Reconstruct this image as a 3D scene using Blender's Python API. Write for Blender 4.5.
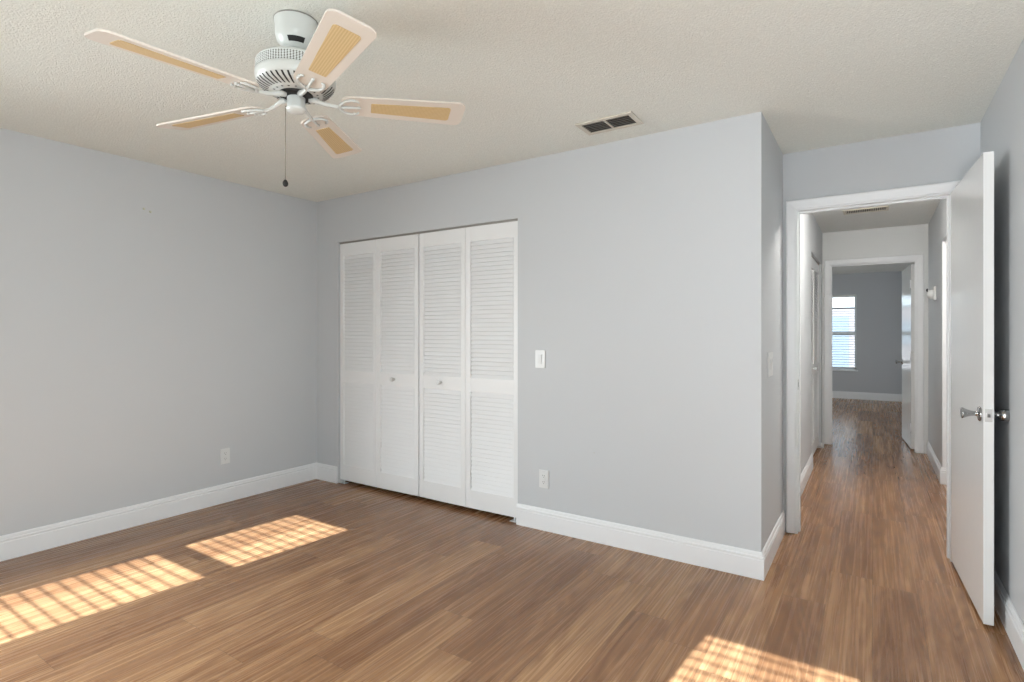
import bpy, bmesh, math, random
from mathutils import Vector, Matrix
random.seed(7)
for o in list(bpy.data.objects): bpy.data.objects.remove(o, do_unlink=True)
S = bpy.context.scene
COL = S.collection
PI = math.pi

# ------------------------------------------------------------------ camera
F_PX, YAW, HY, CAM_H = 549.3, math.radians(33.28), 332.9, 1.2845
cd = bpy.data.cameras.new('camera'); cam = bpy.data.objects.new('camera', cd); COL.objects.link(cam)
cd.sensor_fit = 'HORIZONTAL'; cd.sensor_width = 36.0; cd.lens = F_PX / 1024 * 36
cd.shift_y = -(341 - HY) / 1024
cd.clip_start = 0.05; cd.clip_end = 200
cam.location = (0, 0, CAM_H); cam.rotation_euler = (PI / 2, 0, YAW)
S.camera = cam

# ------------------------------------------------------------------ light
S.view_settings.view_transform = 'Standard'; S.view_settings.look = 'None'
S.view_settings.gamma = 1.0; S.view_settings.use_curve_mapping = False
S.view_settings.exposure = 0.04

W = bpy.data.worlds.new('world'); S.world = W; W.use_nodes = True
nt = W.node_tree; nt.nodes.clear()
out = nt.nodes.new('ShaderNodeOutputWorld'); bg = nt.nodes.new('ShaderNodeBackground')
tc = nt.nodes.new('ShaderNodeTexCoord'); sp = nt.nodes.new('ShaderNodeSeparateXYZ'); rmp = nt.nodes.new('ShaderNodeValToRGB')
rmp.color_ramp.elements[0].position = 0.0; rmp.color_ramp.elements[0].color = (0.95, 0.97, 1.0, 1)
rmp.color_ramp.elements[1].position = 0.6; rmp.color_ramp.elements[1].color = (0.45, 0.66, 1.0, 1)
nt.links.new(tc.outputs['Generated'], sp.inputs[0]); nt.links.new(sp.outputs['Z'], rmp.inputs[0])
nt.links.new(rmp.outputs[0], bg.inputs[0]); nt.links.new(bg.outputs[0], out.inputs[0]); bg.inputs[1].default_value = 0.8

sl = bpy.data.lights.new('sun', 'SUN'); sun = bpy.data.objects.new('sun', sl); COL.objects.link(sun)
SUN_DIR = Vector((0.095, 1.0, -0.575)).normalized()
sun.rotation_euler = SUN_DIR.to_track_quat('-Z', 'Y').to_euler(); sun.location = (0, -8, 6)
sl.energy = 30; sl.angle = math.radians(0.28); sl.color = (0.86, 0.93, 1.0)

def area(name, loc, direction, sx, sy, energy, color, spread=180):
    l = bpy.data.lights.new(name, 'AREA'); l.shape = 'RECTANGLE'; l.size = sx; l.size_y = sy
    l.energy = energy; l.color = color; l.spread = math.radians(spread)
    o = bpy.data.objects.new(name, l); COL.objects.link(o); o.location = loc
    o.rotation_euler = Vector(direction).to_track_quat('-Z', 'Y').to_euler()
    return o
FILL_COL = (0.93, 0.965, 1.0)
# added fill lamps at windows and in the side room, aimed for even light
area('fill_back_left', (-3.48, -1.17, 1.35), (0, 1, 0.6), 0.54, 1.5, 3, FILL_COL)
area('fill_back_right', (-0.67, -1.17, 1.35), (0.1, 1, 1.4), 0.54, 1.5, 15, FILL_COL)
area('fill_back_corner', (0.08, -1.17, 1.35), (0.16, 1, 0.36), 0.60, 1.5, 14.5, FILL_COL, 70)
area('fill_side', (-4.42, -0.30, 1.20), (1, 0.62, -0.32), 1.4, 1.5, 74, FILL_COL, 105)
area('fill_right', (0.84, -0.62, 1.10), (-1, 0.56, -0.12), 0.8, 1.5, 37, FILL_COL, 95)
area('fill_far_room', (-3.35, 9.9, 1.30), (1, 0, 0.1), 1.6, 1.4, 62, FILL_COL)
area('fill_side_room', (2.30, 5.35, 1.4), (-1, 0, 0.2), 1.0, 1.2, 14, (1.0, 0.98, 0.95))  # lamp added to lift the hallway; this room has no window

# ------------------------------------------------------------------ materials
def new_mat(name):
    m = bpy.data.materials.new(name); m.use_nodes = True
    n = m.node_tree.nodes; b = n['Principled BSDF']
    return m, m.node_tree, n, b
def paint(name, col, rough=0.5, spec=0.5, metal=0.0, bump=0.0, bscale=200.0, bdist=0.001, var=0.0, coat=0.0):
    m, t, n, b = new_mat(name); L = t.links
    b.inputs['Base Color'].default_value = (*col, 1); b.inputs['Roughness'].default_value = rough
    b.inputs['Specular IOR Level'].default_value = spec; b.inputs['Metallic'].default_value = metal
    b.inputs['Coat Weight'].default_value = coat; b.inputs['Coat Roughness'].default_value = 0.1
    tc = n.new('ShaderNodeTexCoord')
    if var:
        ns = n.new('ShaderNodeTexNoise'); ns.inputs['Scale'].default_value = 2.2; ns.inputs['Detail'].default_value = 4
        mx = n.new('ShaderNodeMix'); mx.data_type = 'RGBA'
        mx.inputs['A'].default_value = (*[c * (1 - var) for c in col], 1); mx.inputs['B'].default_value = (*[min(1, c * (1 + var)) for c in col], 1)
        L.new(tc.outputs['Object'], ns.inputs['Vector']); L.new(ns.outputs['Fac'], mx.inputs['Factor']); L.new(mx.outputs['Result'], b.inputs['Base Color'])
    if bump:
        ns = n.new('ShaderNodeTexNoise'); ns.inputs['Scale'].default_value = bscale; ns.inputs['Detail'].default_value = 3
        bp = n.new('ShaderNodeBump'); bp.inputs['Strength'].default_value = bump; bp.inputs['Distance'].default_value = bdist
        L.new(tc.outputs['Object'], ns.inputs['Vector']); L.new(ns.outputs['Fac'], bp.inputs['Height']); L.new(bp.outputs['Normal'], b.inputs['Normal'])
    return m
M = {}
M['wall'] = paint('wall_paint', (0.58, 0.602, 0.622), 0.55, 0.35, bump=0.25, bscale=160, bdist=0.001, var=0.012)
M['wall_lightened'] = paint('wall_paint_lightened', (0.76, 0.775, 0.77), 0.55, 0.35, bump=0.2, bscale=160)  # hall end wall colour lightened to make up for weak hall light
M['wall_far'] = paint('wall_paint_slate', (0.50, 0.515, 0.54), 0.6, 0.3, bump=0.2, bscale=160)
M['trim'] = paint('trim_enamel', (0.83, 0.845, 0.86), 0.35, 0.5, bump=0.05, bscale=40)
M['door'] = paint('door_gloss_enamel', (0.78, 0.79, 0.785), 0.13, 0.2, bump=0.12, bscale=14, bdist=0.002)
M['louver'] = paint('louver_enamel', (0.84, 0.85, 0.855), 0.4, 0.4)
M['plate'] = paint('plate_plastic', (0.72, 0.735, 0.735), 0.3, 0.5)
M['slot'] = paint('outlet_slot', (0.10, 0.10, 0.10), 0.5)
M['fan_white'] = paint('fan_enamel', (0.67, 0.69, 0.67), 0.3, 0.5)
M['blade'] = paint('blade_laminate', (0.76, 0.70, 0.63), 0.4, 0.4)
M['dark'] = paint('dark_void', (0.012, 0.012, 0.012), 0.6)
M['grille_dark'] = paint('duct_interior', (0.05, 0.048, 0.04), 0.8)
M['chrome'] = paint('chrome', (0.36, 0.36, 0.36), 0.14, 0.5, metal=1.0)
M['steel'] = paint('brushed_steel', (0.55, 0.54, 0.52), 0.35, 0.5, metal=1.0)
M['track'] = paint('track_metal', (0.30, 0.29, 0.27), 0.5, 0.5, metal=0.4)
M['brass'] = paint('chain_brass', (0.25, 0.22, 0.17), 0.4, 0.5, metal=0.8)
M['register'] = paint('register_enamel', (0.66, 0.63, 0.55), 0.45, 0.4)
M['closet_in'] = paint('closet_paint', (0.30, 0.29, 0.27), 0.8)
M['blind'] = paint('blind_vinyl', (0.80, 0.80, 0.78), 0.45)
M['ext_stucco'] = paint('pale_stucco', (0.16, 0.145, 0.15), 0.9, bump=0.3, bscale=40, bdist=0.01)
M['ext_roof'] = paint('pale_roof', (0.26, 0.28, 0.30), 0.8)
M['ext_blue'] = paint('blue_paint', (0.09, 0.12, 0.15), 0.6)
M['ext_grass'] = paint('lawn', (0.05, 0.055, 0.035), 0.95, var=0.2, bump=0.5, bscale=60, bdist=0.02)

def ceiling_mat(name, col, amt):
    m, t, n, b = new_mat(name); L = t.links
    b.inputs['Roughness'].default_value = 0.95; b.inputs['Specular IOR Level'].default_value = 0.1
    tc = n.new('ShaderNodeTexCoord')
    a = n.new('ShaderNodeTexNoise'); a.inputs['Scale'].default_value = 110; a.inputs['Detail'].default_value = 3; a.inputs['Roughness'].default_value = 0.7
    r = n.new('ShaderNodeValToRGB'); r.color_ramp.elements[0].position = 0.42; r.color_ramp.elements[1].position = 0.66
    v = n.new('ShaderNodeTexVoronoi'); v.inputs['Scale'].default_value = 150
    ad = n.new('ShaderNodeMath'); ad.operation = 'SUBTRACT'
    bp = n.new('ShaderNodeBump'); bp.inputs['Strength'].default_value = amt; bp.inputs['Distance'].default_value = 0.006
    mx = n.new('ShaderNodeMix'); mx.data_type = 'RGBA'
    mx.inputs['A'].default_value = (*[c * 0.955 for c in col], 1); mx.inputs['B'].default_value = (*[min(1, c * 1.03) for c in col], 1)
    L.new(tc.outputs['Object'], a.inputs['Vector']); L.new(tc.outputs['Object'], v.inputs['Vector'])
    L.new(a.outputs['Fac'], r.inputs[0]); L.new(r.outputs[0], ad.inputs[0]); L.new(v.outputs['Distance'], ad.inputs[1])
    L.new(ad.outputs[0], bp.inputs['Height']); L.new(bp.outputs['Normal'], b.inputs['Normal'])
    L.new(r.outputs[0], mx.inputs['Factor']); L.new(mx.outputs['Result'], b.inputs['Base Color'])
    return m
M['ceiling'] = ceiling_mat('stippled_ceiling', (0.86, 0.88, 0.83), 0.42)
M['ceiling_hall'] = ceiling_mat('stippled_ceiling_hall', (0.86, 0.88, 0.86), 0.2)

def floor_mat():
    m, t, n, b = new_mat('oak_laminate_planks'); L = t.links
    def math_(op, a, bb=None, c=None):
        x = n.new('ShaderNodeMath'); x.operation = op
        for i, v in enumerate((a, bb, c)):
            if v is None: continue
            if isinstance(v, (int, float)): x.inputs[i].default_value = v
            else: L.new(v, x.inputs[i])
        return x.outputs[0]
    tc = n.new('ShaderNodeTexCoord'); s = n.new('ShaderNodeSeparateXYZ'); L.new(tc.outputs['Object'], s.inputs[0])
    PW, PL = 0.186, 1.22
    u = math_('DIVIDE', s.outputs['X'], PW); row = math_('FLOOR', u); fu = math_('FRACT', u)
    wn = n.new('ShaderNodeTexWhiteNoise'); wn.noise_dimensions = '1D'; L.new(row, wn.inputs['W'])
    v = math_('ADD', math_('DIVIDE', s.outputs['Y'], PL), math_('MULTIPLY', wn.outputs['Value'], 7.3)); pl = math_('FLOOR', v); fv = math_('FRACT', v)
    pid = n.new('ShaderNodeCombineXYZ'); L.new(row, pid.inputs[0]); L.new(pl, pid.inputs[1])
    wn2 = n.new('ShaderNodeTexWhiteNoise'); wn2.noise_dimensions = '2D'; L.new(pid.outputs[0], wn2.inputs['Vector'])
    rnd = wn2.outputs['Value']
    # per plank offset coordinates
    gx = math_('ADD', s.outputs['X'], math_('MULTIPLY', rnd, 37.0)); gy = math_('ADD', s.outputs['Y'], math_('MULTIPLY', rnd, 91.0))
    # cathedral figure: contour rings of a stretched low noise
    c1 = n.new('ShaderNodeCombineXYZ'); L.new(math_('MULTIPLY', gx, 6.5), c1.inputs[0]); L.new(math_('MULTIPLY', gy, 0.55), c1.inputs[1]); L.new(rnd, c1.inputs[2])
    n1 = n.new('ShaderNodeTexNoise'); n1.inputs['Scale'].default_value = 1.0; n1.inputs['Detail'].default_value = 1.5; n1.inputs['Roughness'].default_value = 0.45; n1.inputs['Distortion'].default_value = 0.1
    L.new(c1.outputs[0], n1.inputs['Vector'])
    rings = math_('PINGPONG', math_('MULTIPLY', n1.outputs['Fac'], 17.0), 0.5)
    rings = math_('MULTIPLY', rings, 2.0)
    # fine fibre
    c2 = n.new('ShaderNodeCombineXYZ'); L.new(math_('MULTIPLY', gx, 75.0), c2.inputs[0]); L.new(math_('MULTIPLY', gy, 0.95), c2.inputs[1])
    n2 = n.new('ShaderNodeTexNoise'); n2.inputs['Scale'].default_value = 1.0; n2.inputs['Detail'].default_value = 4; n2.inputs['Roughness'].default_value = 0.65; L.new(c2.outputs[0], n2.inputs['Vector'])
    # broad streaks
    c3 = n.new('ShaderNodeCombineXYZ'); L.new(math_('MULTIPLY', gx, 20.0), c3.inputs[0]); L.new(math_('MULTIPLY', gy, 0.55), c3.inputs[1])
    n3 = n.new('ShaderNodeTexNoise'); n3.inputs['Scale'].default_value = 1.0; n3.inputs['Detail'].default_value = 4; n3.inputs['Distortion'].default_value = 0.35; L.new(c3.outputs[0], n3.inputs['Vector'])
    g = math_('ADD', math_('MULTIPLY', rings, 0.13), math_('MULTIPLY', n2.outputs['Fac'], 0.36))
    g = math_('ADD', g, math_('MULTIPLY', n3.outputs['Fac'], 0.45))
    g = math_('ADD', g, math_('MULTIPLY', math_('SUBTRACT', rnd, 0.5), 0.17))
    r = n.new('ShaderNodeValToRGB'); e = r.color_ramp.elements
    e[0].position = 0.34; e[0].color = (0.205, 0.096, 0.044, 1)
    e[1].position = 0.72; e[1].color = (0.54, 0.325, 0.165, 1)
    k = e.new(0.50); k.color = (0.325, 0.170, 0.083, 1)
    L.new(g, r.inputs[0])
    # seams
    sx = math_('LESS_THAN', math_('MINIMUM', fu, math_('SUBTRACT', 1.0, fu)), 0.0075)
    sy = math_('LESS_THAN', math_('MINIMUM', fv, math_('SUBTRACT', 1.0, fv)), 0.0012)
    seam = math_('MAXIMUM', sx, sy)
    mx = n.new('ShaderNodeMix'); mx.data_type = 'RGBA'; L.new(math_('MULTIPLY', seam, 0.45), mx.inputs['Factor']); L.new(r.outputs[0], mx.inputs['A']); mx.inputs['B'].default_value = (0.05, 0.027, 0.015, 1)
    L.new(mx.outputs['Result'], b.inputs['Base Color'])
    ro = math_('ADD', 0.20, math_('MULTIPLY', n2.outputs['Fac'], 0.14)); L.new(ro, b.inputs['Roughness'])
    b.inputs['Specular IOR Level'].default_value = 0.45
    bp = n.new('ShaderNodeBump'); bp.inputs['Strength'].default_value = 0.25; bp.inputs['Distance'].default_value = 0.0008
    hgt = math_('SUBTRACT', n2.outputs['Fac'], seam); L.new(hgt, bp.inputs['Height']); L.new(bp.outputs['Normal'], b.inputs['Normal'])
    return m
M['floor'] = floor_mat()

def cane_mat():
    m, t, n, b = new_mat('woven_cane'); L = t.links
    tc = n.new('ShaderNodeTexCoord'); w = n.new('ShaderNodeTexWave'); w.wave_type = 'BANDS'; w.bands_direction = 'Y'; w.inputs['Scale'].default_value = 38; w.inputs['Distortion'].default_value = 0.6
    w2 = n.new('ShaderNodeTexWave'); w2.wave_type = 'BANDS'; w2.bands_direction = 'X'; w2.inputs['Scale'].default_value = 60
    ad = n.new('ShaderNodeMath'); ad.operation = 'MULTIPLY'; r = n.new('ShaderNodeValToRGB')
    r.color_ramp.elements[0].color = (0.60, 0.43, 0.21, 1); r.color_ramp.elements[1].color = (0.84, 0.66, 0.38, 1)
    L.new(tc.outputs['Object'], w.inputs['Vector']); L.new(tc.outputs['Object'], w2.inputs['Vector'])
    L.new(w.outputs['Fac'], ad.inputs[0]); L.new(w2.outputs['Fac'], ad.inputs[1]); L.new(ad.outputs[0], r.inputs[0])
    L.new(r.outputs[0], b.inputs['Base Color']); b.inputs['Roughness'].default_value = 0.6
    bp = n.new('ShaderNodeBump'); bp.inputs['Strength'].default_value = 0.4; bp.inputs['Distance'].default_value = 0.001
    L.new(ad.outputs[0], bp.inputs['Height']); L.new(bp.outputs['Normal'], b.inputs['Normal'])
    return m
M['cane'] = cane_mat()

def mesh_band_mat():
    m, t, n, b = new_mat('pierced_metal_band'); L = t.links
    tc = n.new('ShaderNodeTexCoord'); s = n.new('ShaderNodeSeparateXYZ'); L.new(tc.outputs['Object'], s.inputs[0])
    def math_(op, a, bb=None):
        x = n.new('ShaderNodeMath'); x.operation = op
        for i, v in enumerate((a, bb)):
            if v is None: continue
            if isinstance(v, (int, float)): x.inputs[i].default_value = v
            else: L.new(v, x.inputs[i])
        return x.outputs[0]
    an = math_('MULTIPLY', math_('ARCTAN2', s.outputs['Y'], s.outputs['X']), 44.0); z = math_('MULTIPLY', s.outputs['Z'], 560.0)
    p = math_('MULTIPLY', math_('SINE', math_('ADD', an, z)), math_('SINE', math_('SUBTRACT', an, z)))
    k = math_('GREATER_THAN', p, 0.12)
    mx = n.new('ShaderNodeMix'); mx.data_type = 'RGBA'; L.new(k, mx.inputs['Factor']); mx.inputs['A'].default_value = (0.74, 0.77, 0.76, 1); mx.inputs['B'].default_value = (0.10, 0.10, 0.09, 1)
    L.new(mx.outputs['Result'], b.inputs['Base Color']); b.inputs['Roughness'].default_value = 0.35
    return m
M['band'] = mesh_band_mat()

def glass_mat():
    m, t, n, b = new_mat('window_glass'); L = t.links; n.remove(b)
    tr = n.new('ShaderNodeBsdfTransparent'); tr.inputs[0].default_value = (0.96, 0.98, 0.97, 1)
    gl = n.new('ShaderNodeBsdfGlossy'); gl.inputs['Roughness'].default_value = 0.0
    mx = n.new('ShaderNodeMixShader'); mx.inputs[0].default_value = 0.06
    L.new(tr.outputs[0], mx.inputs[1]); L.new(gl.outputs[0], mx.inputs[2]); L.new(mx.outputs[0], n['Material Output'].inputs[0])
    return m
M['glass'] = glass_mat()

# ------------------------------------------------------------------ mesh helpers
class MB:
    def __init__(s): s.bm = bmesh.new(); s.mats = []
    def mi(s, m):
        if m not in s.mats: s.mats.append(m)
        return s.mats.index(m)
    def box(s, a, b, m=None, mat=None, bevel=0.0):
        x0, y0, z0 = [min(p, q) for p, q in zip(a, b)]; x1, y1, z1 = [max(p, q) for p, q in zip(a, b)]
        vs = [s.bm.verts.new(v) for v in ((x0,y0,z0),(x1,y0,z0),(x1,y1,z0),(x0,y1,z0),(x0,y0,z1),(x1,y0,z1),(x1,y1,z1),(x0,y1,z1))]
        fs = [s.bm.faces.new([vs[i] for i in q]) for q in ((3,2,1,0),(4,5,6,7),(0,1,5,4),(1,2,6,5),(2,3,7,6),(3,0,4,7))]
        if m is not None:
            k = s.mi(m)
            for f in fs: f.material_index = k
        if bevel:
            es = list({e for f in fs for e in f.edges})
            r = bmesh.ops.bevel(s.bm, geom=es, offset=bevel, segments=2, profile=0.5, affect='EDGES')
            vs = list({v for f in r['faces'] for v in f.verts} | {v for v in vs if v.is_valid})
        if mat is not None: bmesh.ops.transform(s.bm, matrix=mat, verts=[v for v in vs if v.is_valid])
        return s
    def lathe(s, prof, c=(0,0,0), seg=32, m=None, mat=None, cap=True):
        rings = []; k = s.mi(m) if m is not None else 0; new = []
        for r, z in prof:
            if r < 1e-6: ring = [s.bm.verts.new((c[0], c[1], c[2] + z))]
            else: ring = [s.bm.verts.new((c[0] + r*math.cos(2*PI*i/seg), c[1] + r*math.sin(2*PI*i/seg), c[2] + z)) for i in range(seg)]
            rings.append(ring); new += ring
        def face(vs):
            f = s.bm.faces.new(vs); f.material_index = k; f.smooth = True
        for A, B in zip(rings, rings[1:]):
            if len(A) == 1 and len(B) == 1: continue
            for i in range(seg):
                j = (i + 1) % seg
                if len(A) == 1: face([A[0], B[j], B[i]])
                elif len(B) == 1: face([A[i], A[j], B[0]])
                else: face([A[i], A[j], B[j], B[i]])
        if cap:
            for R in (rings[0], rings[-1]):
                if len(R) > 1: f = s.bm.faces.new(R); f.material_index = k
        if mat is not None: bmesh.ops.transform(s.bm, matrix=mat, verts=new)
        return s
    def prism(s, pts, z0, z1, m=None, mat=None, bevel=0.0):
        k = s.mi(m) if m is not None else 0
        A = [s.bm.verts.new((x, y, z0)) for x, y in pts]; B = [s.bm.verts.new((x, y, z1)) for x, y in pts]
        fs = [s.bm.faces.new(A[::-1]), s.bm.faces.new(B)]
        for i in range(len(pts)):
            j = (i + 1) % len(pts); fs.append(s.bm.faces.new([A[i], A[j], B[j], B[i]]))
        for f in fs: f.material_index = k
        vs = A + B
        if bevel:
            es = list(fs[0].edges) + list(fs[1].edges)
            r = bmesh.ops.bevel(s.bm, geom=es, offset=bevel, segments=2, profile=0.5, affect='EDGES')
            vs = list({v for f in r['faces'] for v in f.verts} | {v for v in vs if v.is_valid})
        if mat is not None: bmesh.ops.transform(s.bm, matrix=mat, verts=[v for v in vs if v.is_valid])
        return s
    def tube(s, pts, r, seg=10, m=None):
        pts = [Vector(p) for p in pts]; k = s.mi(m) if m is not None else 0; rings = []
        for i, p in enumerate(pts):
            d = (pts[min(i+1, len(pts)-1)] - pts[max(i-1, 0)]).normalized()
            a = d.cross(Vector((0,0,1)) if abs(d.z) < 0.9 else Vector((1,0,0))).normalized(); b = d.cross(a)
            rr = r[i] if isinstance(r, (list, tuple)) else r
            rings.append([s.bm.verts.new(p + rr*(math.cos(2*PI*j/seg)*a + math.sin(2*PI*j/seg)*b)) for j in range(seg)])
        for A, B in zip(rings, rings[1:]):
            for j in range(seg):
                q = (j + 1) % seg; f = s.bm.faces.new([A[j], A[q], B[q], B[j]]); f.material_index = k; f.smooth = True
        for R in (rings[0], rings[-1]): s.bm.faces.new(R).material_index = k
        return s
    def build(s, name, material=None, parent=None, loc=None):
        bmesh.ops.recalc_face_normals(s.bm, faces=s.bm.faces)
        me = bpy.data.meshes.new(name); s.bm.to_mesh(me); s.bm.free()
        for mm in (s.mats or ([material] if material else [])): me.materials.append(mm)
        o = bpy.data.objects.new(name, me); COL.objects.link(o)
        if parent is not None: o.parent = parent
        if loc is not None: o.location = loc
        return o
def tag(o, label=None, cat=None, group=None, kind=None):
    if label: o['label'] = label
    if cat: o['category'] = cat
    if group: o['group'] = group
    if kind: o['kind'] = kind
    return o
def empty(name, loc, rz=0.0):
    o = bpy.data.objects.new(name, None); COL.objects.link(o); o.location = loc; o.rotation_euler = (0, 0, rz); o.empty_display_size = 0.05
    return o
def struct(o, label=None, cat=None): return tag(o, label, cat, kind='structure')
def copy_tree(o, parent=None):
    c = o.copy(); COL.objects.link(c)
    if parent is not None: c.parent = parent
    for ch in list(o.children): copy_tree(ch, c)
    return c

# ------------------------------------------------------------------ room dimensions (metres)
XL, YC, XB, YD, XR = -4.109, 3.11, -0.485, 3.932, 0.495
YB, H = -1.20, 2.44
YE, YF = 7.287, 12.56
T = 0.12
CX0, CX1, CZ = -3.825, -1.995, 2.058          # closet opening
DX0, DX1, DZ = -0.400, 0.366, 2.066           # bedroom door opening (inside the jambs)
FX0, FX1, FZ = -0.400, 0.389, 2.056           # far door opening
LY0, LY1, LZ = 5.93, 7.09, 2.06               # hall linen closet opening
RY0, RY1, RZ = 4.95, 5.915, 2.07              # cased opening in hall right wall
WIN = [(-3.786, -3.175), (-0.975, -0.364), (-0.264, 0.420)]    # back windows (sunny side); the rightmost is added for bounce light
WZ0, WZ1 = 0.45, 2.185
SW0, SW1 = -0.95, 0.35                        # added side window in the left wall, for fill light

# floor and ceilings
struct(MB().box((XL - 0.3, YB - 0.3, -0.12), (2.75, YF + 0.3, 0.0)).build('floor', M['floor']), 'wood grain laminate plank floor running through room and hallway', 'floor')
struct(MB().box((XL - 0.2, YB - 0.2, H), (XR + T, YD + T, H + 0.12)).build('ceiling', M['ceiling']), 'cream stippled bedroom ceiling around the fan', 'ceiling')
struct(MB().box((-1.4, YD + T, H), (2.75, YE + T, H + 0.12)).build('ceiling_hall', M['ceiling_hall']), 'grey hallway ceiling beyond the doorway', 'ceiling')
struct(MB().box((-3.2, YE + T, H), (2.75, YF + 0.2, H + 0.12)).build('ceiling_far_room', M['ceiling_hall']), 'dim ceiling of the room at the end of the hallway', 'ceiling')

# walls (boxes leave the openings free)
b = MB()
b.box((XL - 0.16, YB - 0.16, 0), (XL, SW0, H)).box((XL - 0.16, SW1, 0), (XL, 4.0, H)).box((XL - 0.16, SW0, 0), (XL, SW1, WZ0)).box((XL - 0.16, SW0, WZ1), (XL, SW1, H))
struct(b.build('wall_left', M['wall']), 'long pale grey wall at the left with a wall outlet', 'wall')
b = MB()
b.box((XL, YC, 0), (CX0, YC + T, H)).box((CX1, YC, 0), (XB, YC + T, H)).box((CX0, YC, CZ), (CX1, YC + T, H))
struct(b.build('wall_closet', M['wall']), 'pale grey wall around the louvered closet doors', 'wall')
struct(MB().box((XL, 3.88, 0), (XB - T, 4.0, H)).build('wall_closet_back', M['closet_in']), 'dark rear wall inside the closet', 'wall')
b = MB()
b.box((XB - T, YC + T, 0), (XB, LY0, H)).box((XB - T, LY1, 0), (XB, YE, H)).box((XB - T, LY0, LZ), (XB, LY1, H))
struct(b.build('wall_corner', M['wall']), 'grey side wall from the outer corner along the left of the hallway', 'wall')
b = MB()
b.box((XB, YD, 0), (DX0 - 0.02, YD + T, H)).box((DX1 + 0.02, YD, 0), (XR, YD + T, H)).box((DX0 - 0.02, YD, DZ + 0.02), (DX1 + 0.02, YD + T, H))
struct(b.build('wall_doorway', M['wall']), 'grey wall strip above and beside the near doorway', 'wall')
b = MB()
b.box((XR, YB - 0.16, 0), (XR + T, -1.02, H)).box((XR, -0.22, 0), (XR + T, RY0, H)).box((XR, -1.02, 0), (XR + T, -0.22, WZ0)).box((XR, -1.02, 2.08), (XR + T, -0.22, H)).box((XR, RY1, 0), (XR + T, YE, H)).box((XR, RY0, RZ), (XR + T, RY1, H))
struct(b.build('wall_right', M['wall']), 'grey wall behind the open door, running on along the right of the hallway', 'wall')
b = MB(); xs = [XL] + [v for w in WIN for v in w] + [XR]
for i in range(0, len(xs), 2): b.box((xs[i], YB - 0.16, 0), (xs[i + 1], YB, H))
for w in WIN: b.box((w[0], YB - 0.16, 0), (w[1], YB, WZ0)).box((w[0], YB - 0.16, WZ1), (w[1], YB, H))
struct(b.build('wall_back', M['wall']), 'pale grey window wall behind the camera', 'wall')
b = MB()
b.box((-3.0, YE, 0), (FX0 - 0.02, YE + T, H)).box((FX1 + 0.02, YE, 0), (0.74, YE + T, H)).box((FX0 - 0.02, YE, FZ + 0.02), (FX1 + 0.02, YE + T, H))
struct(b.build('wall_hall_end', M['wall_lightened']), 'pale wall with the doorway at the end of the hallway', 'wall')
FWX0, FWX1, FWZ0, FWZ1 = -1.20, -0.262, 0.56, 2.03
b = MB()
b.box((-3.0, YF, 0), (FWX0, YF + T, H)).box((FWX1, YF, 0), (0.62, YF + T, H)).box((FWX0, YF, 0), (FWX1, YF + T, FWZ0)).box((FWX0, YF, FWZ1), (FWX1, YF + T, H))
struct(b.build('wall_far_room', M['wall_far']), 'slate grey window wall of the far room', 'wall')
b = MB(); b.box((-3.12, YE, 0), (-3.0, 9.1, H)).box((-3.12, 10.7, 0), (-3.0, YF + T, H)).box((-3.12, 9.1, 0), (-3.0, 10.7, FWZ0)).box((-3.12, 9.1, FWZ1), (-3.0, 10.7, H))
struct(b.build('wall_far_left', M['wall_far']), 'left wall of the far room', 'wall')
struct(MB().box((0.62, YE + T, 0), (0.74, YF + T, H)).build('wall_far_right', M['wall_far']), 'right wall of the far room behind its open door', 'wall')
# linen closet shell and side room shell
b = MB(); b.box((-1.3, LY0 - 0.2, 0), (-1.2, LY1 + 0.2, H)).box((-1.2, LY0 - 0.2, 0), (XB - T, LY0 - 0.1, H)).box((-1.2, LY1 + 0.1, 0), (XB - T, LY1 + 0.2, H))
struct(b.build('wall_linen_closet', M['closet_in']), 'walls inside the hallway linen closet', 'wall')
b = MB(); b.box((2.45, 4.3, 0), (2.55, 6.6, H)).box((XR + T, 4.3, 0), (2.45, 4.4, H)).box((XR + T, 6.5, 0), (2.45, 6.6, H))
struct(b.build('wall_side_room', M['wall']), 'walls of the side room off the hallway', 'wall')

# baseboards: profile swept along a straight run
BP = [(0, 0), (0.015, 0), (0.015, 0.100), (0.0125, 0.103), (0.0125, 0.108), (0.0145, 0.112), (0.0135, 0.118), (0.0095, 0.121), (0.0095, 0.126), (0.0075, 0.134), (0.0040, 0.139), (0, 0.140)]
def baseboard(b, p0, p1, n, e0=0.0, e1=0.0):
    """run from p0 to p1 against a wall whose outward normal is n; e0/e1 = mitre direction (+1 outside corner, -1 inside)"""
    p0 = Vector((*p0, 0)); p1 = Vector((*p1, 0)); d = (p1 - p0).normalized(); n = Vector((*n, 0))
    A = [b.bm.verts.new(p0 + n*t - d*(e0*t) + Vector((0, 0, z))) for t, z in BP]
    B = [b.bm.verts.new(p1 + n*t + d*(e1*t) + Vector((0, 0, z))) for t, z in BP]
    for i in range(len(BP) - 1): b.bm.faces.new([A[i], A[i+1], B[i+1], B[i]])
    b.bm.faces.new(A); b.bm.faces.new(B[::-1])
    return b
struct(baseboard(MB(), (XL, YB), (XL, YC), (1, 0), -1, -1).build('baseboard_left', M['trim']), 'white moulded baseboard along the left wall', 'baseboard')
struct(baseboard(MB(), (XL, YC), (CX0, YC), (0, -1), -1, 0).build('baseboard_closet_left', M['trim']), 'short white baseboard between room corner and closet', 'baseboard')
b = baseboard(MB(), (CX1 - 0.004, YC), (XB, YC), (0, -1), 0, 1); baseboard(b, (XB, YC), (XB, YD), (1, 0), 1, -1)
struct(b.build('baseboard_closet_right', M['trim']), 'white moulded baseboard from the closet around the outer corner', 'baseboard')
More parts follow.
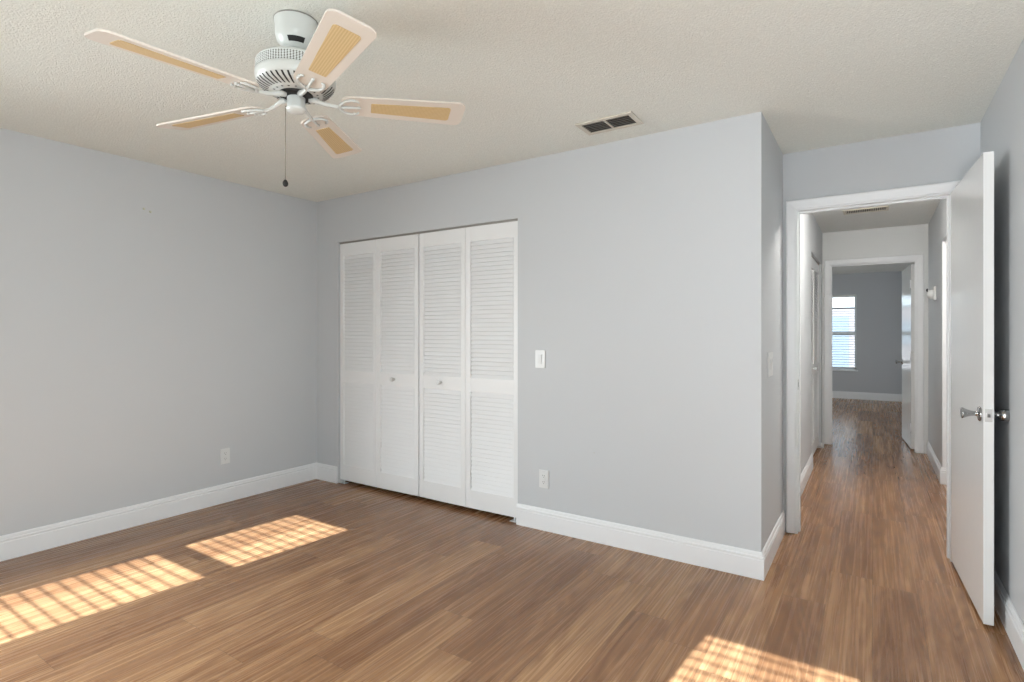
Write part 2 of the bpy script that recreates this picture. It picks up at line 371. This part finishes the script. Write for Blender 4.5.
struct(baseboard(MB(), (XR, YD), (XR, YB), (-1, 0), -1, -1).build('baseboard_right', M['trim']), 'white moulded baseboard behind the open door', 'baseboard')
struct(baseboard(MB(), (XL, YB), (XR, YB), (0, 1), -1, -1).build('baseboard_back', M['trim']), 'white baseboard under the back windows', 'baseboard')
struct(baseboard(MB(), (XB, YD + T), (XB, LY0), (1, 0), 0, 0).build('baseboard_hall_left', M['trim']), 'white baseboard low on the left of the hallway', 'baseboard')
b = baseboard(MB(), (XR, RY0), (XR, YD + T), (-1, 0), 0, 0)
baseboard(b, (XR, YE), (XR, RY1), (-1, 0), -1, 1); baseboard(b, (XR, RY1), (XR + T, RY1), (0, -1), 1, 0)
struct(b.build('baseboard_hall_right', M['trim']), 'white baseboard on the right of the hallway, wrapping the opening', 'baseboard')
struct(baseboard(MB(), (-3.0, YF), (0.62, YF), (0, -1), -1, -1).build('baseboard_far', M['trim']), 'white baseboard under the far room window', 'baseboard')
# white return lining the hall opening's far side
struct(MB().box((XR + 0.002, RY1 - 0.004, 0.139), (XR + T, RY1 + 0.002, RZ)).build('trim_3', M['trim']), 'white lining on the far side of the opening in the hallway right wall', 'trim')

# door casings + jambs
CP = [(0, 0), (0, 0.010), (0.008, 0.0125), (0.036, 0.0155), (0.046, 0.017), (0.053, 0.017), (0.058, 0.012), (0.058, 0)]   # (across from inner edge, thickness)
def casing(b, x0, x1, ztop, y, ny, rv=0.008):
    """moulded casing around an opening in a wall facing ny along y; mitred head"""
    a0, a1, zt = x0 - rv, x1 + rv, ztop + rv
    def ring(f): return [b.bm.verts.new(f(w, t)) for w, t in CP]
    R = [ring(lambda w, t: (a0 - w, y + ny*t, 0.004)), ring(lambda w, t: (a0 - w, y + ny*t, zt + w)),
         ring(lambda w, t: (a1 + w, y + ny*t, zt + w)), ring(lambda w, t: (a1 + w, y + ny*t, 0.004))]
    for A, B in zip(R, R[1:]):
        for i in range(len(CP)):
            j = (i + 1) % len(CP); b.bm.faces.new([A[i], A[j], B[j], B[i]])
    b.bm.faces.new(R[0]); b.bm.faces.new(R[-1])
def jamb(b, x0, x1, ztop, y0, y1, stop_y):
    t = 0.019
    b.box((x0 - t, y0, 0), (x0, y1, ztop)).box((x1, y0, 0), (x1 + t, y1, ztop)).box((x0 - t, y0, ztop), (x1 + t, y1, ztop + t))
    b.box((x0, stop_y, 0), (x0 + 0.010, stop_y + 0.035, ztop - 0.010)).box((x1 - 0.010, stop_y, 0), (x1, stop_y + 0.035, ztop - 0.010)).box((x0, stop_y, ztop - 0.010), (x1, stop_y + 0.035, ztop))
b = MB(); casing(b, DX0, DX1, DZ, YD, -1); casing(b, DX0, DX1, DZ, YD + T, 1); jamb(b, DX0, DX1, DZ, YD, YD + T, YD + 0.05)
fr = struct(b.build('trim_1', M['trim']), 'white casing and jamb around the near doorway', 'door frame')
b = MB(); b.box((DX0 - 0.001, YD + 0.012, 0.92), (DX0 + 0.0015, YD + 0.040, 0.985)); b.box((DX0 + 0.0012, YD + 0.019, 0.938), (DX0 + 0.0022, YD + 0.032, 0.967), M['dark']); b.mats.insert(0, M['steel'])
for f in b.bm.faces: pass
b.bm.faces.ensure_lookup_table()
for i, f in enumerate(b.bm.faces): f.material_index = 0 if i < 6 else 1
sp_ = b.build('strike_plate', M['steel'], fr); sp_['label'] = 'small steel strike plate'
b = MB(); casing(b, FX0, FX1, FZ, YE, -1); jamb(b, FX0, FX1, FZ, YE, YE + T, YE + 0.03)
struct(b.build('trim_2', M['trim']), 'white casing and jamb around the doorway at the end of the hallway', 'door frame')

# ------------------------------------------------------------------ swing doors
def lathe_x(b, prof, origin, sgn, mat):
    Mx = Matrix.Translation(origin) @ Matrix.Rotation(sgn * PI / 2, 4, 'Y')
    b.lathe(prof, seg=28, m=mat, mat=Mx)
KNOB_TULIP = [(0, 0), (0.031, 0), (0.033, 0.003), (0.030, 0.008), (0.016, 0.010), (0.0105, 0.014), (0.0100, 0.022), (0.0125, 0.034), (0.0185, 0.050), (0.0235, 0.060), (0.0245, 0.064), (0.0225, 0.067), (0.018, 0.0655), (0, 0.063)]
KNOB_DRUM = [(0, 0), (0.031, 0), (0.033, 0.003), (0.030, 0.008), (0.016, 0.010), (0.012, 0.014), (0.011, 0.024), (0.022, 0.027), (0.0255, 0.032), (0.0265, 0.060), (0.0245, 0.064), (0, 0.065)]
def swing_door(name, hinge, rz, width, height, thick, knob_z, gap, label, profs):
    """leaf extends from the hinge along local -Y; local x = 0..thick"""
    root = empty(name, (hinge[0], hinge[1], 0.0), rz)
    MB().box((0, -width, gap), (thick, 0, height), bevel=0.0015).build('door_leaf', M['door'], root)
    for sgn, px, prof in ((-1, 0.0, profs[0]), (1, thick, profs[1])):
        k = MB(); lathe_x(k, prof, (px, -width + 0.052, knob_z), sgn, M['chrome'])
        kk = k.build('door_knob', M['chrome'], root); kk['label'] = 'chrome door knob'
    p = MB(); p.box((thick/2 - 0.0125, -width - 0.001, knob_z - 0.028), (thick/2 + 0.0125, -width + 0.002, knob_z + 0.028), M['steel'], bevel=0.0004)
    p.box((thick/2 - 0.008, -width - 0.010, knob_z - 0.009), (thick/2 + 0.006, -width, knob_z + 0.009), M['chrome'], bevel=0.002)
    p.build('latch_plate', M['steel'], root)
    for hz in (0.25, 1.03, 1.82):
        h = MB(); h.lathe([(0, 0), (0.006, 0), (0.006, 0.09), (0, 0.09)], c=(thick + 0.004, 0.004, hz - 0.045), seg=12)
        h.box((thick - 0.001, -0.03, hz - 0.045), (thick + 0.002, 0.0, hz + 0.045)); h.build('hinge', M['trim'], root)
    return struct(root, label, 'door')
door_rz = math.atan2(0.431 - 0.396, 0.78)
hx, hy_ = 0.366, YD - 0.022
swing_door('door_1', (hx, hy_), math.atan2(0.396 - 0.359, 0.785), 0.787, 2.070, 0.036, 0.926, 0.018,
           'open glossy white door with chrome knobs at the right', (KNOB_TULIP, KNOB_DRUM))
d2 = swing_door('door_2', (0, 0), 0, 0.76, 2.035, 0.035, 0.935, 0.015, 'white door standing open into the far room', (KNOB_TULIP, KNOB_TULIP))
# leaf swings into the far room: hinge on the near side
d2.location = (0.387, YE + T + 0.02, 0); d2.rotation_euler = (0, 0, PI + math.atan2(0.052, 0.73))

# ------------------------------------------------------------------ louvered bifold doors
def louver_leaf(parent, w, h, z0, th=0.028, st=0.041, mid0=0.862, mid1=0.962, top_r=0.105, bot_r=0.13, pitch=0.0305):
    """leaf spans local x 0..w, faces local -y (front at y=0), bottom at z0"""
    top = z0 + h
    b = MB(); bv = 0.0015
    b.box((0, 0, z0), (st, th, top), bevel=bv).box((w - st, 0, z0), (w, th, top), bevel=bv)
    b.box((st, 0.001, top - top_r), (w - st, th - 0.001, top)).box((st, 0.001, z0), (w - st, th - 0.001, z0 + bot_r)).box((st, 0.001, mid0), (w - st, th - 0.001, mid1))
    leaf = b.build('door_leaf', M['louver'], parent)
    for a, c in ((z0 + bot_r, mid0), (mid1, top - top_r)):
        nsl = int(round((c - a) / pitch)); pz = (c - a) / nsl; s = MB()
        for i in range(nsl):
            cz = a + (i + 0.5) * pz
            mt = Matrix.Translation((0, th / 2, cz)) @ Matrix.Rotation(math.radians(66), 4, 'X')
            s.box((st - 0.003, -0.0195, -0.0028), (w - st + 0.003, 0.0195, 0.0028), mat=mt)
        s.build('louver_slats', M['louver'], leaf)
    return leaf
def knob_small(parent, x, z):
    b = MB(); b.lathe([(0, 0), (0.013, 0), (0.012, 0.004), (0.007, 0.008), (0.007, 0.014), (0.014, 0.019), (0.019, 0.025), (0.017, 0.031), (0.008, 0.0335), (0, 0.034)], seg=20,
                      mat=Matrix.Translation((x, 0, z)) @ Matrix.Rotation(PI / 2, 4, 'X'))
    k = b.build('knob', M['plate'], parent); k['label'] = 'small round white knob'
Z0, HH = 0.030, 2.014
def bifold(x0, w1, w2, fold, knob_on, label):
    root = empty('bifold_closet_door', (x0, YC + 0.022, 0))
    a1 = math.asin(min(1, fold / w1)); a2 = math.asin(min(1, fold / w2))
    L1 = louver_leaf(root, w1 - 0.002, HH, Z0); L1.rotation_euler = (0, 0, -a1)
    L2 = louver_leaf(root, w2 - 0.002, HH, Z0); L2.location = (w1 * math.cos(a1) + 0.001, -fold, 0); L2.rotation_euler = (0, 0, a2)
    lf = (L1, L2)[knob_on]
    knob_small(lf, w2 * 0.42 if knob_on else w1 * 0.47, 0.917)
    return tag(root, label, 'closet door', 'louvered bifold closet doors')
span = CX1 - CX0 - 0.012; q = span / 4
bifold(CX0 + 0.006, q, q - 0.006, 0.006, 1, 'left pair of white louvered bifold doors, beside the room corner')
bifold(CX0 + 0.006 + 2*q + 0.004, q, q - 0.004, 0.006, 0, 'right pair of white louvered bifold doors, nearest the light switch')
tag(MB().box((CX0, YC + 0.018, CZ - 0.012), (CX1, YC + 0.060, CZ), M['track']).box((CX0, YC + 0.022, CZ - 0.014), (CX1, YC + 0.026, CZ - 0.010), M['track']).build('door_track'),
    'thin dark metal track above the louvered closet doors', 'track')
def bracket(x, s, label):
    b = MB(); b.box((x, YC + 0.012, 0), (x + s*0.075, YC + 0.055, 0.003), bevel=0.0008).box((x, YC + 0.012, 0), (x + s*0.003, YC + 0.055, 0.030), bevel=0.0008)
    b.lathe([(0, 0), (0.006, 0), (0.006, 0.026), (0, 0.026)], c=(x + s*0.045, YC + 0.033, 0.003), seg=12)
    tag(b.build('pivot_bracket', M['plate']), label, 'bracket', 'closet floor pivot brackets')
bracket(CX0 + 0.0005, 1, 'small floor pivot bracket under the left closet door')
bracket(CX1 - 0.0005, -1, 'small floor pivot bracket under the right closet door')

# linen closet in the hall (faces +x)
root = empty('bifold_closet_door', (XB - 0.022, LY0 + 0.006, 0), PI / 2)
lw = (LY1 - LY0 - 0.012) / 2
for i in range(2):
    lf = louver_leaf(root, lw - 0.002, HH, Z0); lf.location = (i * lw + 0.001, 0, 0)
    if i == 0: knob_small(lf, lw * 0.8, 0.917)
tag(root, 'narrow white louvered doors on the left side of the hallway', 'closet door')
tag(MB().box((XB - 0.060, LY0, LZ - 0.016), (XB - 0.018, LY1, LZ), M['track']).build('door_track'), 'metal track above the louvered doors in the hallway', 'track')
b = MB(); b.box((XB - 0.05, LY1 - 0.075, 0), (XB + 0.03, LY1 - 0.035, 0.003), bevel=0.0008).box((XB + 0.005, LY1 - 0.075, 0), (XB + 0.03, LY1 - 0.035, 0.055), bevel=0.004)
tag(b.build('pivot_bracket', M['plate']), 'small white guide block on the hallway floor by the louvered doors', 'bracket')

# ------------------------------------------------------------------ ceiling fan
FX, FY = -1.790, 1.266
fan = empty('ceiling_fan', (FX, FY, H))
tag(fan, 'white five-blade ceiling fan with cane blade insets and a pull chain', 'ceiling fan')
def part(b, name, mat, parent=fan): return b.build(name, mat, parent)
cn = part(MB().lathe([(0.076, 0), (0.077, -0.006), (0.074, -0.014), (0.073, -0.055), (0.067, -0.078), (0.050, -0.098), (0.030, -0.108), (0, -0.108)], seg=40), 'canopy', M['fan_white'])
part(MB().lathe([(0.0785, 0.0), (0.0785, -0.0035), (0.070, -0.0035), (0.070, 0.0)], seg=40), 'canopy_ring', M['track'], cn)
# dark slot near the canopy foot
b = MB(); ca = math.atan2(-FY, -FX)
N = 14; ro = []
for i in range(N + 1):
    a = ca + math.radians(-28 + 56 * i / N) ; ro.append(((0.0655*math.cos(a), 0.0655*math.sin(a), -0.083), (0.053*math.cos(a), 0.053*math.sin(a), -0.098)))
for (p, q_), (r_, s_) in zip(ro, ro[1:]):
    vs = [b.bm.verts.new(v) for v in (p, q_, s_, r_)]; b.bm.faces.new(vs)
o = part(b, 'canopy_slot', M['dark'], cn)
part(MB().lathe([(0.013, -0.09), (0.013, -0.16)], seg=16), 'downrod', M['dark'])
hs = part(MB().lathe([(0.020, -0.132), (0.060, -0.137), (0.105, -0.147), (0.130, -0.158), (0.1385, -0.168), (0.1385, -0.206), (0.141, -0.209), (0.141, -0.222), (0.136, -0.236), (0.124, -0.250), (0.104, -0.262), (0.078, -0.270), (0.058, -0.272), (0, -0.272)], seg=56), 'motor_housing', M['fan_white'])
part(MB().lathe([(0.1392, -0.170), (0.1395, -0.204)], seg=56, cap=False), 'pierced_band', M['band'], hs)
b = MB()
for i in range(40):     # radial cooling slots under the housing
    a = 2*PI*i/40; u = Vector((math.cos(a), math.sin(a), 0)); v = Vector((-math.sin(a), math.cos(a), 0))
    sw = v * 0.35
    pts = [(0.1335, -0.2405, .0035), (0.1235, -0.2512, .0038), (0.103, -0.2635, .0030), (0.094, -0.2668, .0024)]
    L_ = []
    for r, z, hw in pts:
        c = u * r + v * ((0.12 - r) * 0.35) + Vector((0, 0, z - 0.001)); L_.append((b.bm.verts.new(c - v*hw), b.bm.verts.new(c + v*hw)))
    for A, B in zip(L_, L_[1:]): b.bm.faces.new([A[0], A[1], B[1], B[0]])
    if i % 2 == 0:
        c = u * 0.078 + Vector((0, 0, -0.2715)); vs = [b.bm.verts.new(c + 0.0042*(math.cos(t*PI/4)*u + math.sin(t*PI/4)*v)) for t in range(8)]; b.bm.faces.new(vs)
part(b, 'cooling_slots', M['dark'], hs)
part(MB().lathe([(0.060, -0.272), (0.060, -0.279), (0.048, -0.283), (0, -0.283)], seg=32), 'flywheel', M['dark'])
part(MB().lathe([(0.029, -0.279), (0.032, -0.284), (0.032, -0.318), (0.035, -0.322), (0.035, -0.327), (0.030, -0.334), (0.017, -0.339), (0, -0.340)], seg=32), 'switch_housing', M['fan_white'])
# pull chain of small beads with a dark fob
chx, chy = -0.040*math.cos(YAW), -0.040*math.sin(YAW)
b = MB(); b.tube([(chx*0.8, chy*0.8, -0.312), (chx, chy, -0.314), (chx, chy, -0.322), (chx, chy, -0.590)], 0.0011, seg=6)
for i in range(52):
    b.lathe([(0, 0), (0.0017, 0.0009), (0.0017, 0.0024), (0, 0.0033)], c=(chx, chy, -0.325 - i*0.0051), seg=6)
ch = part(b, 'pull_chain', M['brass'])
part(MB().lathe([(0, 0.012), (0.004, 0.011), (0.0085, 0.004), (0.010, -0.003), (0.0085, -0.010), (0.004, -0.014), (0, -0.0145)], c=(chx, chy, -0.598), seg=18), 'chain_fob', M['dark'], ch)
ZB = -0.296
WOBBLE = Vector((0, 0, 1)).rotation_difference(Vector((-0.029, -0.030, 1)).normalized()).to_matrix()   # the blades hang a little out of level
def outline(r0, r1, w0, w1, rc0, rc1, n=6):
    """tapering rounded plank outline along +x"""
    pts = []
    def arc(cx, cy, r, a0, a1):
        for i in range(n + 1):
            a = math.radians(a0 + (a1 - a0) * i / n); pts.append((cx + r*math.cos(a), cy + r*math.sin(a)))
    arc(r1 - rc1, w1/2 - rc1, rc1, 90, 0) ; arc(r1 - rc1, -w1/2 + rc1, rc1, 0, -90)
    arc(r0 + rc0, -w0/2 + rc0, rc0, -90, -180); arc(r0 + rc0, w0/2 - rc0, rc0, 180, 90)
    return pts
PITCH = math.radians(12)
def make_blade(ang):
    bl = MB().prism(outline(0.160, 0.632, 0.112, 0.148, 0.030, 0.030), -0.0035, 0.0035, bevel=0.0012).build('fan_blade', M['blade'], fan)
    bl.location = (0, 0, ZB); bl.rotation_euler = (WOBBLE @ Matrix.Rotation(ang, 3, 'Z') @ Matrix.Rotation(-PITCH, 3, 'X')).to_euler()
    ins = outline(0.270, 0.576, 0.058, 0.084, 0.004, 0.012)
    MB().prism(ins, -0.0050, 0.0050).build('cane_inset', M['cane'], bl)
    arm = MB()
    # forked iron: stem, yoke and two scrolled prongs under the blade root
    def V(x, y, z): return (x, y, z)
    arm.tube([V(0.045, 0, 0.014), V(0.070, 0, 0.008), V(0.100, 0, -0.003), V(0.130, 0, -0.008), V(0.160, 0, -0.010)], [0.011, 0.010, 0.008, 0.007, 0.006], seg=10)
    for s in (-1, 1):
        arm.tube([V(0.150, 0, -0.010), V(0.158, s*0.018, -0.010), V(0.173, s*0.036, -0.009), V(0.196, s*0.044, -0.008), V(0.218, s*0.040, -0.007), V(0.224, s*0.030, -0.007)], [0.006, 0.0055, 0.005, 0.005, 0.0045, 0.003], seg=8)
        arm.lathe([(0, -0.012), (0.005, -0.0115), (0.006, -0.009), (0.006, -0.003)], c=(0.208, s*0.041, 0), seg=10)
    arm.tube([V(0.154, 0, -0.010), V(0.190, 0, -0.009), V(0.230, 0, -0.007)], [0.006, 0.005, 0.004], seg=8)
    arm.lathe([(0, -0.012), (0.005, -0.0115), (0.006, -0.009), (0.006, -0.003)], c=(0.223, 0, 0), seg=10)
    arm.build('blade_arm', M['fan_white'], bl)
    return bl
for k in range(5): make_blade(math.radians(-21.3 + 72 * k))

# unseen dome lamp added to brighten the hallway, hidden by the doorway header
lampr = empty('added_hall_lamp', (0.20, 4.70, H))
MB().lathe([(0.15, 0), (0.155, -0.006), (0.150, -0.022), (0.140, -0.024), (0, -0.024)], seg=40).build('lamp_base', M['fan_white'], lampr)
gm, gt, gn, gb = new_mat('lit_opal_glass'); gb.inputs['Base Color'].default_value = (0.9, 0.88, 0.84, 1); gb.inputs['Emission Color'].default_value = (1.0, 0.95, 0.88, 1); gb.inputs['Emission Strength'].default_value = 145.0
MB().lathe([(0.138, -0.022), (0.134, -0.045), (0.112, -0.072), (0.075, -0.090), (0.035, -0.098), (0, -0.100)], seg=40).build('lamp_shade', gm, lampr)
tag(lampr, 'unseen dome lamp added to light the hallway, behind the doorway header', 'ceiling lamp')

# ------------------------------------------------------------------ ceiling vents
def register(name, x0, x1, y0, y1, label, cat, fin_dir, split, rim):
    root = empty(name, ((x0 + x1)/2, (y0 + y1)/2, H)); w, d = (x1 - x0)/2, (y1 - y0)/2; iw, idp = w - rim, d - rim
    b = MB(); t = 0.008
    for a, c in (((-w, -d, -t), (w, -idp, 0)), ((-w, idp, -t), (w, d, 0)), ((-w, -idp, -t), (-iw, idp, 0)), ((iw, -idp, -t), (w, idp, 0))): b.box(a, c, bevel=0.002)
    if split: b.box((-0.006, -idp, -t), (0.006, idp, -0.001))
    b.build('register_frame', M['register'], root)
    MB().box((-iw, -idp, -0.0015), (iw, idp, -0.0005)).build('duct_opening', M['grille_dark'], root)
    f = MB()
    if fin_dir == 'x':
        n = 6
        for i in range(n):
            yy = -idp + (i + 0.5) * 2 * idp / n
            f.box((-iw, -0.006, -0.0006), (iw, 0.006, 0.0006), mat=Matrix.Translation((0, yy, -0.0055)) @ Matrix.Rotation(math.radians(35), 4, 'X'))
    else:
        n = 22
        for i in range(n):
            xx = -iw + (i + 0.5) * 2 * iw / n
            f.box((-0.004, -idp, -0.0006), (0.004, idp, 0.0006), mat=Matrix.Translation((xx, 0, -0.005)) @ Matrix.Rotation(math.radians(45), 4, 'Y'))
    f.build('louver_fins', M['track'] if split else M['register'], root)
    return tag(root, label, cat)
register('ceiling_vent', -1.378, -1.050, 2.730, 2.920, 'small two-panel air vent in the bedroom ceiling near the corner', 'vent', 'x', True, 0.028)
register('ceiling_vent', -0.235, 0.125, 6.04, 6.24, 'long air vent in the hallway ceiling', 'vent', 'y', False, 0.022)

# ------------------------------------------------------------------ switches, outlets (built facing local -y, then turned)
def plate(name, loc, rz, w, h, label, cat, group, rockers=0, outlet=False):
    root = empty(name, loc, rz)
    b = MB(); b.box((-w/2, -0.0065, -h/2), (w/2, 0, h/2), bevel=0.0022); b.build('cover_plate', M['plate'], root)
    for i in range(rockers):
        cx = (i - (rockers - 1)/2) * 0.046
        b = MB(); b.box((cx - 0.0165, -0.0085, -0.033), (cx + 0.0165, -0.006, 0.033), bevel=0.0008)
        b.box((cx - 0.0135, -0.0115, -0.030), (cx + 0.0135, -0.008, 0.030), bevel=0.0012, mat=Matrix.Rotation(math.radians(4), 4, 'X')); b.build('rocker', M['plate'], root)
    if outlet:
        for s in (-1, 1):
            b = MB(); cz = s * 0.0205
            pts = [(0.0172*math.cos(a), cz + max(-0.0125, min(0.0125, 0.0172*math.sin(a)))) for a in [2*PI*i/28 for i in range(28)]]
            b.prism([(x, z) for x, z in pts], 0.0, 0.0085, mat=Matrix.Rotation(PI/2, 4, 'X'))
            r_ = b.build('receptacle', M['plate'], root)
            b = MB(); b.box((-0.0075, -0.0092, cz + 0.000), (-0.0052, -0.008, cz + 0.008)).box((0.0052, -0.0092, cz + 0.001), (0.0075, -0.008, cz + 0.007)).box((-0.002, -0.0092, cz - 0.009), (0.002, -0.008, cz - 0.005))
            b.build('outlet_slot', M['slot'], r_)
    for z in ((0,) if outlet else (-0.048, 0.048)):
        b = MB(); b.lathe([(0, 0), (0.003, 0), (0.0025, 0.001), (0, 0.0012)], seg=10, mat=Matrix.Translation((0, -0.0065, z)) @ Matrix.Rotation(PI/2, 4, 'X'))
        b.build('plate_screw', M['plate'], root)
    return tag(root, label, cat, group)
plate('light_switch', (-1.818, YC, 1.113), 0, 0.074, 0.118, 'white rocker light switch on the wall right of the closet', 'light switch', None, rockers=1)
plate('wall_outlet', (-1.790, YC, 0.332), 0, 0.072, 0.116, 'white wall outlet low on the wall right of the closet', 'outlet', None, outlet=True)
plate('wall_outlet', (XL, 2.290, 0.350), PI/2, 0.072, 0.116, 'white wall outlet low on the long left wall', 'outlet', None, outlet=True)
plate('light_switch', (XB, 3.385, 1.108), PI/2, 0.165, 0.135, 'white double light switch on the side wall by the doorway', 'light switch', None, rockers=2)

# hallway sensor box
root = empty('wall_sensor', (XR, 6.47, 1.655), -PI/2)
MB().box((-0.05, -0.018, -0.062), (0.05, 0, 0.062), bevel=0.006).build('back_plate', M['plate'], root)
MB().lathe([(0, 0), (0.040, 0), (0.042, 0.010), (0.040, 0.034), (0.030, 0.046), (0, 0.052)], seg=24, mat=Matrix.Translation((0, -0.016, -0.006)) @ Matrix.Rotation(PI/2, 4, 'X')).build('sensor_body', M['plate'], root)
MB().lathe([(0, 0), (0.016, 0), (0.015, 0.008), (0.008, 0.012), (0, 0.013)], seg=18, mat=Matrix.Translation((0.02, -0.062, 0.030)) @ Matrix.Rotation(PI/2, 4, 'X')).build('sensor_lens', M['dark'], root)
tag(root, 'small white sensor with a black lens on the hallway right wall', 'sensor')

# little wall marks: two screw anchors, one nail
M['anchor'] = paint('yellowed_plastic', (0.62, 0.62, 0.50), 0.4)
for i, (yy, zz) in enumerate(((1.735, 2.122), (1.775, 2.108))):
    b = MB(); b.lathe([(0, 0.009), (0.004, 0.009), (0.0075, 0.004), (0.008, 0.0)], seg=12, mat=Matrix.Translation((XL, yy, zz)) @ Matrix.Rotation(PI/2, 4, 'Y'))
    b.box((XL + 0.008, yy - 0.004, zz - 0.001), (XL + 0.0095, yy + 0.004, zz + 0.001))
    tag(b.build('wall_anchor', M['anchor']), ('small plastic screw anchor high on the left wall, the one farther from the closet', 'small plastic screw anchor high on the left wall, the one nearer the closet')[i], 'wall anchor', 'screw anchors on the left wall')
b = MB(); b.lathe([(0, 0.004), (0.0035, 0.0035), (0.004, 0.0)], seg=10, mat=Matrix.Translation((-1.435, YC, 0.545)) @ Matrix.Rotation(PI/2, 4, 'X'))
tag(b.build('nail', M['steel']), 'tiny nail head in the wall between the outlet and the outer corner', 'nail')

# ------------------------------------------------------------------ windows
def window(name, a0, a1, z0, z1, plane, axis, inward, label, rail_z=None, tilt=22.8, blinds=True, gapz=None, slat_pitch=0.0432):
    """frame in a wall at `plane`; axis 'y' = window in an x-z wall; inward = +1/-1 direction to the room"""
    root = empty(name, (0, 0, 0))
    def P(a, d, z): return (a, plane - inward*d, z) if axis == 'y' else (plane - inward*d, a, z)
    b = MB(); f = 0.035 if blinds is not None else 0.035
    D0, D1 = 0.10, 0.145
    for p, q_ in (((a0, D0, z0), (a0 + 0.03, D1, z1)), ((a1 - 0.03, D0, z0), (a1, D1, z1)), ((a0, D0, z0), (a1, D1, z0 + f)), ((a0, D0, z1 - 0.03), (a1, D1, z1))): b.box(P(*p), P(*q_))
    rz = rail_z or (z0 + z1)/2
    b.box(P(a0, D0 + 0.005, rz - 0.034), P(a1, D1 - 0.005, rz + 0.034)); b.build('window_frame', M['trim'], root)
    MB().box(P(a0 + 0.01, 0.124, z0 + 0.01), P(a1 - 0.01, 0.127, z1 - 0.01)).build('window_pane', M['glass'], root)
    MB().box(P(a0 - 0.03, -0.025, z0 - 0.02), P(a1 + 0.03, 0.0, z0 + 0.0)).box(P(a0, -0.001, z0 - 0.001), P(a1, 0.10, z0 + 0.012)).build('window_sill', M['trim'], root)
    struct(root, label, 'window')
    if blinds:
        br = empty('window_blind', (0, 0, 0))
        MB().box(P(a0 + 0.006, 0.020, z1 - 0.045), P(a1 - 0.006, 0.070, z1 - 0.002)).build('head_rail', M['blind'], br)
        s = MB(); zz = z1 - 0.07; n = 0; ctr = P((a0 + a1)/2, 0.045, 0)
        while zz > z0 + 0.05 and n < 60:
            hw = (a1 - a0)/2 - 0.008
            t = math.radians(tilt) * inward
            if axis == 'y': mt = Matrix.Translation((ctr[0], ctr[1], zz)) @ Matrix.Rotation(-t, 4, 'X'); s.box((-hw, -0.025, -0.0008), (hw, 0.025, 0.0008), mat=mt)
            else: mt = Matrix.Translation((ctr[0], ctr[1], zz)) @ Matrix.Rotation(t, 4, 'Y'); s.box((-0.025, -hw, -0.0008), (0.025, hw, 0.0008), mat=mt)
            zz -= slat_pitch; n += 1
        s.build('blind_slats', M['blind'], br)
        MB().box(P(a0 + 0.008, 0.025, zz - 0.012), P(a1 - 0.008, 0.065, zz + 0.006)).build('bottom_rail', M['blind'], br)
        return root, br
    return root, None
for i, w in enumerate(WIN):
    _, br = window('window_%d' % (1, 2, 7)[i], w[0], w[1], WZ0, WZ1, YB, 'y', 1, ('narrow sash window behind the camera near the left corner', 'middle sash window behind the camera', 'unseen sash window added behind the camera near the right corner')[i], rail_z=1.685)  # third window is added so more sun bounces around the doorway
    tag(br, ('white slatted blind on the left window behind the camera', 'white slatted blind on the middle window behind the camera', 'white slatted blind on the added right window behind the camera')[i], 'blind', 'blinds on the windows behind the camera')
window('window_3', SW0, SW1, WZ0, WZ1, XL, 'x', 1, 'unseen wide window added in the left wall beside the camera', blinds=False)  # added out of view as an opening for the left fill lamp
window('window_5', -1.02, -0.22, WZ0, 2.08, XR, 'x', -1, 'unseen window added in the right wall beside the camera', blinds=False)  # added out of view to help light the left wall
window('window_6', 9.1, 10.7, FWZ0, FWZ1, -3.0, 'x', 1, 'unseen wide window added in the left wall of the far room', blinds=False)  # added out of view to brighten the far room
_, br = window('window_4', FWX0, FWX1, FWZ0, FWZ1, YF, 'y', -1, 'bright window at the end of the hallway in the far room', rail_z=1.27, tilt=8, slat_pitch=0.05)
tag(br, 'white slatted blind over the window of the far room', 'blind')

# ------------------------------------------------------------------ outside
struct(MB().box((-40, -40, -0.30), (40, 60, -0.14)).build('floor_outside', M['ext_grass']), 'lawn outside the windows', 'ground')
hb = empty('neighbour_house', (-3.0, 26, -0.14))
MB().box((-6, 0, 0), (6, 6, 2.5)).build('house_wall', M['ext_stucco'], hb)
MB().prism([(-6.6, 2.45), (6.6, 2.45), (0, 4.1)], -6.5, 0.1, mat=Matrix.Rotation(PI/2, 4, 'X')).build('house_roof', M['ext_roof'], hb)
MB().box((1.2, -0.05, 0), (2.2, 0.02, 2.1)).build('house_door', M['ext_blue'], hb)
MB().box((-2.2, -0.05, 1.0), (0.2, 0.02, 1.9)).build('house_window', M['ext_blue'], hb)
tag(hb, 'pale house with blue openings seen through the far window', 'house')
